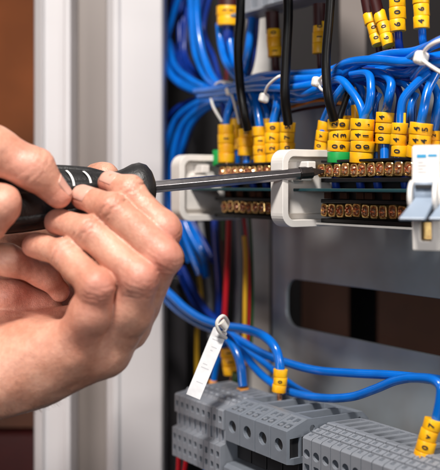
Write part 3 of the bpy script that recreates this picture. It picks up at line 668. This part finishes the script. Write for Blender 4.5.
# ================================================================== BREAKERS (right, near)
DBK = 345.0
def breaker(x_px, label, D=DBK, top=145.5):
    t = thing('circuit_breaker', label, 'circuit breaker', W(x_px, 200, D), R(-21), 'white circuit breakers at the right edge')
    k = D/FP; w_ = 29*k
    z = lambda py: (200-py)*k
    poly = [(0, z(146)), (0, z(219)), (1.5, z(251)), (30, z(251)), (45, z(200)), (45, z(top)), (12, z(top))] if top < 140 else [(0, z(147)), (0, z(219)), (1.5, z(251)), (30, z(251)), (45, z(200)), (45, z(150)), (3, z(145))]
    body = MB().prism(poly, 0.1, w_-0.3, 'x')
    cs = [MB().box((w_*.14, -8, z(217)), (w_*.86, 10, z(186))), MB().prism(rrect(w_*.28, z(241), w_*.66, z(220), .8), -6, 12, 'y')]
    link('housing', cut(body, cs), 'white_plastic', t, 0.9, 3)
    ch = MB()
    for a, b in ((-0.02, 0.13), (0.80, 0.95)):
        ring = [(-2+7.5*math.cos(q), z(197)+17*k*math.sin(q)) for q in [2*math.pi*i/32 for i in range(32)]]
        ch.prism(ring, w_*a, w_*b, 'x')
    build(ch, 'toggle_guard', 'white_plastic', t, 0.6, False)
    build(MB().box((w_*.2, -6.2, z(188.5)), (w_*.74, -1, z(184.5))), 'toggle_slot', 'pocket_shade', t, 0.2, False)  # dark box in place of the shaded gap above the toggle
    build(MB().lathe((w_*.15, -0.5, z(195)), (w_*.78, -0.5, z(195)), [(0, 5.0), (1, 5.0)], 28), 'toggle_hub', 'lever', t, world=False)
    lv = MB(); x0, x1 = w_*.12, w_*.86
    P8 = [(x0+1, -4.5, z(196)), (x1, -4.5, z(196)), (x1-2.0, -17, z(217)), (x0-3.5, -17, z(217)), (x0+1, 0, z(203)), (x1, 0, z(203)), (x1-2.0, -16, z(219.5)), (x0-3.5, -16, z(219.5))]
    lv.add(P8, [[0, 1, 2, 3], [4, 5, 6, 7], [0, 1, 5, 4], [1, 2, 6, 5], [2, 3, 7, 6], [3, 0, 4, 7]], False)
    build(lv, 'toggle', 'lever', t, 0.5, False)
    build(MB().box((w_*.18, -.12, z(158)), (w_*.50, 0.3, z(154.5))).box((w_*.56, -.12, z(157)), (w_*.86, 0.3, z(154.5))), 'blue_stripe', 'blue_print', t, 0, False)
    pr = MB()
    for i in range(4): pr.box((w_*.22, -.1, z(163+i*3.2)), (w_*(.4+.1*(i % 2)), 0.1, z(162+i*3.2)))
    build(pr, 'faint_print', 'pale_print', t, 0, False)
    build(MB().box((w_*.3, 8, z(240)), (w_*.64, 9, z(223))), 'terminal_screw', 'brass', t, 0, False)
    return t
breaker(411.5, 'white circuit breaker with blue stripe and grey toggle, left one at the right edge')
breaker(440, 'white circuit breaker cut off by the right edge of the picture', top=104)

# ================================================================== SCREWDRIVER
def axp(px): return 187.0-0.091*(px-153)
def sd(px): return 372+(px-153)/165*46.0
Pa = W(153, axp(153), 392); Pt = W(318, axp(318)-0.2, 418.5)
axd = (Pt-Pa).normalized()
sdv = thing('screwdriver', 'black handled screwdriver with a steel shaft reaching the brass screws', 'screwdriver', Pa)
def sx_(px):     # distance along the axis for a given pixel column
    a, b = -200.0, 200.0
    for _ in range(50):
        m_ = (a+b)/2; q = Pa+axd*m_
        if 220+q.x/q.y*FP < px: a = m_
        else: b = m_
    return a
k = 386/FP
hp = [(-75, 20), (-70, 27), (-40, 31), (20, 31), (48, 29.5), (70, 27), (90, 23.5), (108, 19.5), (118, 19), (126, 21.5), (134, 25), (141, 26), (147, 23.5), (151, 18), (153.5, 11), (154, 7.5)]
L0 = sx_(hp[0][0]); L1 = sx_(hp[-1][0])
mb = MB(); mb.lathe(Pa+axd*L0, Pa+axd*L1, [((sx_(a)-L0)/(L1-L0), r*k) for a, r in hp], 64)
hd = build(mb, 'handle', 'rubber', sdv)
# soft ribs in the handle: raised grip pads
for q in range(6):
    th = q*math.pi/3+.35
    b0 = axd.cross(Vector((0, 0, 1))).normalized(); b1 = b0.cross(axd)
    off = b0*math.cos(th)+b1*math.sin(th)
    pts = []; rr = []
    for a, r in hp[2:9]:
        pts.append(Pa+axd*sx_(a)+off*(r*k-1.6)); rr.append(2.6 if a < 100 else 1.6)
    build(MB().tube(pts, rr, 12), 'grip_pad', 'rubber', hd)
# white tick marks
def hr_at(px):
    for (a, r), (b, s) in zip(hp[:-1], hp[1:]):
        if a <= px <= b: return (r+(s-r)*(px-a)/(b-a))*k
for px, (t0, t1) in ((66, (0.30, 0.95)), (83, (0.38, 0.95))):
    tk = MB(); c0 = Pa+axd*sx_(px); b0 = axd.cross(Vector((0, 0, 1))).normalized()  # points to viewer or away
    if b0.y > 0: b0 = -b0
    b1 = Vector((0, 0, 1)); vs = []
    for i in range(9):
        th = t0+(t1-t0)*i/8
        for s in (-.45, .45): vs.append(c0+axd*(s+1.2-i*.02-i*i*.035)+(b0*math.cos(th)+b1*math.sin(th))*(hr_at(px)+1.06))
    tk.add(vs, [[2*i, 2*i+1, 2*i+3, 2*i+2] for i in range(8)], False); build(tk, 'tick_mark', 'white_ink', hd)
# shaft: hexagonal steel, black blade end
def hexshaft(s0, s1, r0, r1, n, rot, mbb):
    b0 = axd.cross(Vector((0, 0, 1))).normalized(); b1 = b0.cross(axd); vs = []
    for s, r in ((s0, r0), (s1, r1)):
        for i in range(n):
            th = rot+2*math.pi*i/n; vs.append(Pa+axd*s+(b0*math.cos(th)+b1*math.sin(th))*r)
    mbb.add(vs, [[i, (i+1) % n, n+(i+1) % n, n+i] for i in range(n)]+[list(range(n))[::-1], [n+i for i in range(n)]], False)
sh = MB(); hexshaft(-3, sx_(299), 2.75, 2.75, 8, .2, sh); build(sh, 'shaft', 'steel', sdv, 0.25)
bt = MB(); hexshaft(sx_(299), sx_(312), 3.0, 2.9, 12, 0, bt)
bt.add([Pa+axd*s+Vector((0, a, b)) for s, a, b in ((sx_(311), -2.4, -2.2), (sx_(311), 2.4, -2.2), (sx_(311), 2.4, 2.2), (sx_(311), -2.4, 2.2), (sx_(324), -2.2, -.5), (sx_(324), 2.2, -.5), (sx_(324), 2.2, .5), (sx_(324), -2.2, .5))],
       [[0, 1, 2, 3], [4, 5, 6, 7], [0, 1, 5, 4], [1, 2, 6, 5], [2, 3, 7, 6], [3, 0, 4, 7]], False)
build(bt, 'blade_tip', 'black_steel', sdv, 0.3)

# ================================================================== HANDS (implicit surface -> mesh)
def sk():
    m = bpy.data.materials.new('skin'); m.use_nodes = True; nt = m.node_tree; N = nt.nodes; L = nt.links; b = N['Principled BSDF']
    tc = N.new('ShaderNodeTexCoord')
    at = N.new('ShaderNodeAttribute'); at.attribute_name = 'flush'
    n1 = N.new('ShaderNodeTexNoise'); n1.inputs['Scale'].default_value = 90; n1.inputs['Detail'].default_value = 6; L.new(tc.outputs['Object'], n1.inputs['Vector'])
    r1 = N.new('ShaderNodeValToRGB'); r1.color_ramp.elements[0].position = .3; r1.color_ramp.elements[1].position = .72
    r1.color_ramp.elements[0].color = (0.50, 0.225, 0.145, 1); r1.color_ramp.elements[1].color = (0.70, 0.385, 0.275, 1)
    L.new(n1.outputs['Fac'], r1.inputs['Fac'])
    mx = N.new('ShaderNodeMix'); mx.data_type = 'RGBA'; mx.inputs['B'].default_value = (0.58, 0.17, 0.135, 1)
    L.new(at.outputs['Fac'], mx.inputs['Factor']); L.new(r1.outputs['Color'], mx.inputs['A'])
    n4 = N.new('ShaderNodeTexNoise'); n4.inputs['Scale'].default_value = 700; n4.inputs['Detail'].default_value = 3; L.new(tc.outputs['Object'], n4.inputs['Vector'])
    mx2 = N.new('ShaderNodeMix'); mx2.data_type = 'RGBA'; mx2.blend_type = 'OVERLAY'; mx2.inputs['Factor'].default_value = 0.25
    L.new(mx.outputs['Result'], mx2.inputs['A']); L.new(n4.outputs['Fac'], mx2.inputs['B']); L.new(mx2.outputs['Result'], b.inputs['Base Color'])
    b.inputs['Roughness'].default_value = 0.46; b.inputs['Specular IOR Level'].default_value = 0.5
    b.inputs['Subsurface Weight'].default_value = 0.35; b.inputs['Subsurface Radius'].default_value = (1.0, 0.35, 0.2); b.inputs['Subsurface Scale'].default_value = 0.0015
    vo = N.new('ShaderNodeTexVoronoi'); vo.feature = 'DISTANCE_TO_EDGE'; vo.inputs['Scale'].default_value = 1100; L.new(tc.outputs['Object'], vo.inputs['Vector'])
    cl = N.new('ShaderNodeClamp'); cl.inputs['Max'].default_value = 0.25; L.new(vo.outputs['Distance'], cl.inputs['Value'])
    n3 = N.new('ShaderNodeTexNoise'); n3.inputs['Scale'].default_value = 420; n3.inputs['Detail'].default_value = 5; L.new(tc.outputs['Object'], n3.inputs['Vector'])
    ad = N.new('ShaderNodeMath'); ad.operation = 'ADD'; L.new(cl.outputs['Result'], ad.inputs[0]); L.new(n3.outputs['Fac'], ad.inputs[1])
    bp = N.new('ShaderNodeBump'); bp.inputs['Strength'].default_value = 0.6; bp.inputs['Distance'].default_value = 0.00035
    L.new(ad.outputs[0], bp.inputs['Height']); L.new(bp.outputs['Normal'], b.inputs['Normal'])
    mr = N.new('ShaderNodeMapRange'); mr.inputs['To Min'].default_value = .30; mr.inputs['To Max'].default_value = .52; L.new(n3.outputs['Fac'], mr.inputs['Value']); L.new(mr.outputs['Result'], b.inputs['Roughness'])
    MATS['skin'] = m
sk()
mat('nail', (0.68, 0.37, 0.29), 0.33, sss=0.3, var=0.08, vscale=300)
mat('thumb_nail', (0.74, 0.50, 0.30), 0.28, sss=0.3, var=0.08, vscale=300)
def J(px, py, D, r): p = W(px, py, D); return (np.array(p), r*D/FP)
def rcone(P, a, ra, b, rb):
    ba = b-a; l2 = ba @ ba; rr = ra-rb; a2 = l2-rr*rr; il2 = 1/l2
    pa = P-a; y = pa @ ba; z = y-l2; q = pa*l2-y[:, None]*ba; x2 = np.einsum('ij,ij->i', q, q); y2 = y*y*l2; z2 = z*z*l2
    k = np.sign(rr)*rr*rr*x2
    out = (np.sqrt(np.maximum(x2*a2*il2, 0))+y*rr)*il2-ra
    m1 = np.sign(z)*a2*z2 > k; m2 = (~m1) & (np.sign(y)*a2*y2 < k)
    out = np.where(m1, np.sqrt(x2+z2)*il2-rb, out); out = np.where(m2, np.sqrt(x2+y2)*il2-ra, out)
    return out
def smin(a, b, k):
    h = np.maximum(k-np.abs(a-b), 0)/k
    return np.minimum(a, b)-h*h*k*0.25
class Hand:
    def __init__(s): s.groups = []; s.creases = []; s.reds = []
    def finger(s, js, k=2.5, join=1.2, bumps=()):
        s.groups.append((js, k, join, list(bumps)))
    def f(s, P):
        d = None
        for js, k, join, bumps in s.groups:
            g = None
            for (a, ra), (b, rb) in zip(js[:-1], js[1:]):
                e = rcone(P, a, ra, b, rb); g = e if g is None else smin(g, e, k)
            for c, r in bumps: g = smin(g, np.linalg.norm(P-c, axis=1)-r, k*1.3)
            d = g if d is None else smin(d, g, join)
        return d
    def mesh(s, h=0.6):
        allj = np.array([j[0] for g in s.groups for j in g[0]]); rad = np.array([j[1] for g in s.groups for j in g[0]])
        lo = (allj-rad[:, None]).min(0)-3; hi = (allj+rad[:, None]).max(0)+3
        n = np.ceil((hi-lo)/h).astype(int)+1
        ax = [lo[i]+h*np.arange(n[i]) for i in range(3)]
        F = np.empty(n, np.float32)
        for i in range(n[0]):
            Y, Z = np.meshgrid(ax[1], ax[2], indexing='ij'); Pt = np.stack([np.full(Y.size, ax[0][i]), Y.ravel(), Z.ravel()], 1)
            F[i] = s.f(Pt).reshape(n[1], n[2])
        S = F < 0
        c = np.zeros(np.array(n)-1, int)
        for dx in (0, 1):
            for dy in (0, 1):
                for dz in (0, 1): c += S[dx:n[0]-1+dx, dy:n[1]-1+dy, dz:n[2]-1+dz]
        act = np.argwhere((c > 0) & (c < 8)); idx = -np.ones(c.shape, int); idx[tuple(act.T)] = np.arange(len(act))
        acc = np.zeros((len(act), 3)); cnt = np.zeros(len(act))
        corners = [(x, y, z) for x in (0, 1) for y in (0, 1) for z in (0, 1)]
        for a in corners:
            for axn in range(3):
                if a[axn] == 0:
                    b = list(a); b[axn] = 1
                    fa = F[tuple((act+a).T)]; fb = F[tuple((act+b).T)]; m = (fa < 0) != (fb < 0)
                    t = np.where(m, fa/(fa-fb+1e-12), 0); p = np.array(a, float)[None]+0*acc; p[:, axn] = t
                    acc += p*m[:, None]; cnt += m
        V = lo+(act+acc/cnt[:, None])*h
        faces = []
        for axn in range(3):
            sl0 = [slice(None)]*3; sl1 = [slice(None)]*3; sl0[axn] = slice(0, -1); sl1[axn] = slice(1, None)
            e = np.argwhere(S[tuple(sl0)] != S[tuple(sl1)])
            o1, o2 = [(1, 2), (2, 0), (0, 1)][axn]
            e = e[(e[:, o1] > 0) & (e[:, o2] > 0) & (e[:, o1] < n[o1]-1) & (e[:, o2] < n[o2]-1)]
            def cell(d1, d2):
                q = e.copy(); q[:, o1] -= d1; q[:, o2] -= d2; return idx[tuple(q.T)]
            quad = np.stack([cell(1, 1), cell(0, 1), cell(0, 0), cell(1, 0)], 1)
            flip = ~S[tuple(sl0)][tuple(e.T)]
            quad[flip] = quad[flip][:, ::-1]; faces.append(quad)
        Q = np.concatenate(faces); Q = Q[(Q >= 0).all(1)]
        def grad(P):
            e = 0.15; return np.stack([s.f(P+d)-s.f(P-d) for d in np.eye(3)*e], 1)/(2*e)
        for _ in range(2):
            g = grad(V); g /= np.maximum(np.linalg.norm(g, axis=1), .3)[:, None]; V = V-g*np.clip(s.f(V), -.5, .5)[:, None]*0.8
        g = grad(V); N = g/np.maximum(np.linalg.norm(g, axis=1), 1e-6)[:, None]
        disp = np.zeros(len(V))
        for cpt, axis, depth, wid, R_, dirn, cosl in s.creases:
            q = V-cpt; sd_ = q @ axis; rad_ = np.linalg.norm(q-sd_[:, None]*axis, axis=1)
            cx_ = q @ np.cross(axis, dirn); wob = 0.45*np.sin(cx_*0.7+cpt[0]*7)+0.25*np.sin(cx_*1.9+cpt[2]*5)-0.035*cx_*cx_*np.sign(np.sin(cpt[2]*3))
            depth = depth*(0.75+0.25*math.sin(cpt[1]*11))
            m = np.exp(-((sd_+wob)/wid)**2)*np.clip((R_-rad_)/1.5, 0, 1)*np.clip((N @ dirn-cosl)/.3, 0, 1)
            disp -= depth*m
        # low-frequency irregularity (tendons, flesh)
        for fr_, am in ((0.16, .35), (0.33, .16), (0.75, .05)):
            for _ in range(3):
                kx = rng.normal(size=3); kx *= fr_*2/np.linalg.norm(kx); disp += am*.5*np.sin(V @ kx+rng.uniform(0, 6))
        V = V+N*disp[:, None]
        red = np.zeros(len(V))
        for cpt, rr, am in s.reds: red += am*np.exp(-(((V-cpt)**2).sum(1))/(rr*rr))
        red = np.clip(red+0.05, 0, 1)
        return V, Q, red
def hand_obj(name, hand, label, h):
    V, Q, red = hand.mesh(h)
    org = V.mean(0)
    me = bpy.data.meshes.new(name); me.vertices.add(len(V)); me.vertices.foreach_set('co', ((V-org)*MM).astype(np.float32).ravel())
    me.loops.add(Q.size); me.loops.foreach_set('vertex_index', Q.ravel().astype(np.int32)); me.polygons.add(len(Q))
    me.polygons.foreach_set('loop_start', np.arange(0, Q.size, 4, dtype=np.int32)); me.polygons.foreach_set('loop_total', np.full(len(Q), 4, np.int32))
    me.update(calc_edges=True); me.validate(); me.polygons.foreach_set('use_smooth', [True]*len(me.polygons))
    a = me.attributes.new('flush', 'FLOAT', 'POINT'); a.data.foreach_set('value', red.astype(np.float32))
    o = bpy.data.objects.new(name, me); COL.objects.link(o); me.materials.append(MATS['skin']); o.location = Vector(org)*MM
    ROOTM[o.name] = Matrix.Translation(Vector(org)); tag(o, label, 'hand'); return o
def nail(par, tipj, dipj, dorsal, length=10.0, half=0.92, m='nail', start=-1.15, lift=0.0):
    """curved plate over the dorsal side of the last joint"""
    tip = Vector(tipj[0]); dip = Vector(dipj[0]); r = tipj[1]; T = (tip-dip); slope = (dipj[1]-r)/T.length; T.normalize(); d = Vector(dorsal); d = (d-T*d.dot(T)).normalized(); s = T.cross(d)
    nu, nv = 14, 16; vs = []
    for layer in (0, 1):
        for i in range(nu+1):
            t = i/nu
            for j in range(nv+1):
                q = (j/nv*2-1)
                x = start*r+t*length+0.10*length*(q*q)*(1-t)*(1 if t < .5 else 1)-0.10*length*q*q*t
                rr = r-slope*x if x < 0 else math.sqrt(max(r*r*.16, r*r-x*x*.8))
                if x >= 0: rr = max(rr, r*(1-.16*t))
                rr += lift+0.12+0.2*t-0.3*q**4-layer*0.6
                th = q*half
                vs.append(tip+T*x+(d*math.cos(th)+s*math.sin(th))*rr)
    m1 = (nu+1)*(nv+1); fs = []
    for i in range(nu):
        for j in range(nv):
            a = i*(nv+1)+j; f = [a, a+1, a+nv+2, a+nv+1]; fs.append(f); fs.append([x+m1 for x in f][::-1])
    for i in range(nu):
        for j in (0, nv): a = i*(nv+1)+j; fs.append([a, a+nv+1, a+nv+1+m1, a+m1])
    for j in range(nv):
        for i in (0, nu): a = i*(nv+1)+j; fs.append([a, a+1, a+1+m1, a+m1])
    mb = MB(); mb.add(vs, fs, True); build(mb, 'fingernail', m, par)

H = Hand()
idx = [J(110, 184, 369, 12.5), J(130, 192, 362, 15), J(164, 231, 356, 16.8), J(136, 294, 380, 19), J(60, 350, 388, 30)]
mid = [J(84, 198, 364, 13.0), J(112, 208, 353, 15.2), J(164, 257, 348, 18.3), J(126, 326, 364, 23), J(40, 362, 380, 34)]
rin = [J(58, 221, 364, 13.0), J(90, 232, 352, 15.2), J(140, 280, 343, 18.0), J(131, 312, 350, 21.5), J(106, 346, 360, 25), J(20, 368, 374, 36)]
lit = [J(34, 245, 366, 12.0), J(64, 254, 352, 14.5), J(97, 287, 340, 16.5), J(90, 312, 345, 20.5), J(76, 345, 354, 25), J(0, 372, 368, 38)]
H.finger(idx, 3, 1.0); H.finger(mid, 3, 1.0, []); H.finger(rin, 3, 1.2, []); H.finger(lit, 3, 1.6, [])
# palm, wrist, heel
H.finger([J(95, 352, 360, 25), J(30, 364, 366, 40), J(-60, 390, 372, 46), J(-170, 385, 376, 40)], 8, 8)
H.finger([J(60, 340, 384, 32), J(0, 345, 388, 40), J(-60, 360, 385, 42)], 8, 8)
H.finger([J(-40, 258, 366, 16), J(10, 260, 370, 14), J(46, 276, 378, 11), J(60, 292, 384, 10)], 5, 1.5)
H.finger([J(-40, 292, 380, 18), J(10, 296, 384, 14), J(50, 306, 390, 12)], 5, 1.5)
H.finger([J(40, 262, 400, 20), J(90, 262, 396, 20)], 5, 2)
H.finger([J(90, 268, 388, 20), J(120, 296, 384, 20), J(100, 330, 380, 22)], 6, 1.5)
H.finger([J(20, 335, 404, 38), J(40, 306, 408, 32), J(60, 290, 410, 28)], 6, 6)
H.finger([J(-20, 335, 400, 40), J(-6, 296, 402, 32), J(10, 262, 402, 26), J(30, 236, 412, 22), J(66, 204, 414, 17), J(98, 180, 404, 14), J(107, 175.5, 400, 11.5)], 6, 4)
def cr(hand, joint, nxt, dirn, depth=.5, wid=.45, offs=(0,), cosl=-.1, rr=1.35):
    a = joint[0]; ax_ = nxt[0]-a; ax_ = ax_/np.linalg.norm(ax_); dv = np.array(dirn, float); dv /= np.linalg.norm(dv)
    for o_ in offs: hand.creases.append((a+ax_*o_, ax_, depth, wid, joint[1]*rr, dv, cosl))
for fg in (idx, mid, rin, lit):
    cr(H, fg[1], fg[2], (0.3, -1, .6), .5, .42, (-1.6, 0, 1.5, 2.8), 0.0)
    cr(H, fg[2], fg[3], (0.7, -1, 0.2), .26, .36, (-3.6, -2.1, 0.1, 1.3, 3.4), 0.1)
    H.reds.append((fg[2][0]+np.array([2, -5, 0]), 8.5, .38)); H.reds.append((fg[0][0], 6.5, .5)); H.reds.append((fg[1][0]+np.array([0, -5, 2]), 5, .22))
H.reds.append((np.array(W(30, 290, 380)), 16, .4)); H.reds.append((np.array(W(85, 320, 345)), 12, .3))
hand = hand_obj('hand', H, 'large hand with four curled fingers gripping the front of the screwdriver handle', 0.62)
nail(hand, mid[0], mid[1], (-.1, -.75, .65), 9.2)
nail(hand, idx[0], idx[1], (.05, -.62, .78), 8.6)
# fine hairs on the wrist and the side of the hand
hv = hand.data.vertices; hb = MB(); cnt_ = 0; org_ = hand.location/MM
for i in rng.permutation(len(hv)):
    v = hv[int(i)]; p = v.co/MM+org_; px_ = 220+p.x/p.y*FP; py_ = HOR-p.z/p.y*FP
    if -40 < px_ < 75 and py_ > 345 and v.normal.y < 0.35 and rng.random() < min(1, .25+(py_-345)/70):
        nn_ = v.normal; dr = (nn_*0.7+Vector((0.9, -.1, -.35))+Vector(rng.normal(0, .25, 3))).normalized(); L_ = rng.uniform(.8, 1.9)
        hb.tube([p-nn_*.1, p+dr*L_*.5, p+dr*L_+Vector((.5, 0, -.5))], [.045, .04, .015], 4, False, 2); cnt_ += 1
        if cnt_ > 170: break
hh = build(hb, 'arm_hair', 'hair', hand); hh['kind'] = 'stuff'
tj = H.groups[-1][0]; nail(hand, tj[6], tj[5], (-.35, -.2, .9), 7.5, 0.8, 'thumb_nail')

H2 = Hand()
i2 = [J(58, 195, 358, 13.5), J(33, 168, 352, 20), J(-10, 150, 350, 25), J(-90, 150, 360, 34), J(-170, 190, 368, 46)]
k2 = [J(-30, 236, 352, 15), J(-14, 226, 348, 17), J(0, 205, 346, 20), J(-60, 188, 352, 26), J(-160, 200, 366, 42)]
l2 = [J(-60, 250, 354, 14), J(-40, 246, 350, 17), J(-28, 226, 348, 19), J(-90, 215, 354, 26), J(-170, 215, 368, 42)]
t2 = [J(-20, 190, 406, 14), J(-60, 195, 410, 17), J(-120, 200, 396, 22), J(-180, 205, 378, 36)]
for fg in (i2, k2, l2, t2): H2.finger(fg, 3.5, 1.2)
H2.finger([J(-150, 185, 366, 46), J(-180, 215, 368, 48), J(-250, 250, 372, 40)], 8, 6)
cr(H2, i2[1], i2[0], (0.2, -1, .3), .35, .5, (-2.4, -.8, .8, 2.2), -.1); H2.reds.append((i2[0][0], 7, .6)); H2.reds.append((i2[1][0]+np.array([0, -6, 3]), 8, .35)); H2.reds.append((k2[2][0], 9, .4))
hand2 = hand_obj('hand', H2, 'second hand at the left edge pressing a fingertip on the top of the handle', 0.7)
nail(hand2, i2[0], i2[1], (.9, .15, .42), 9.0)
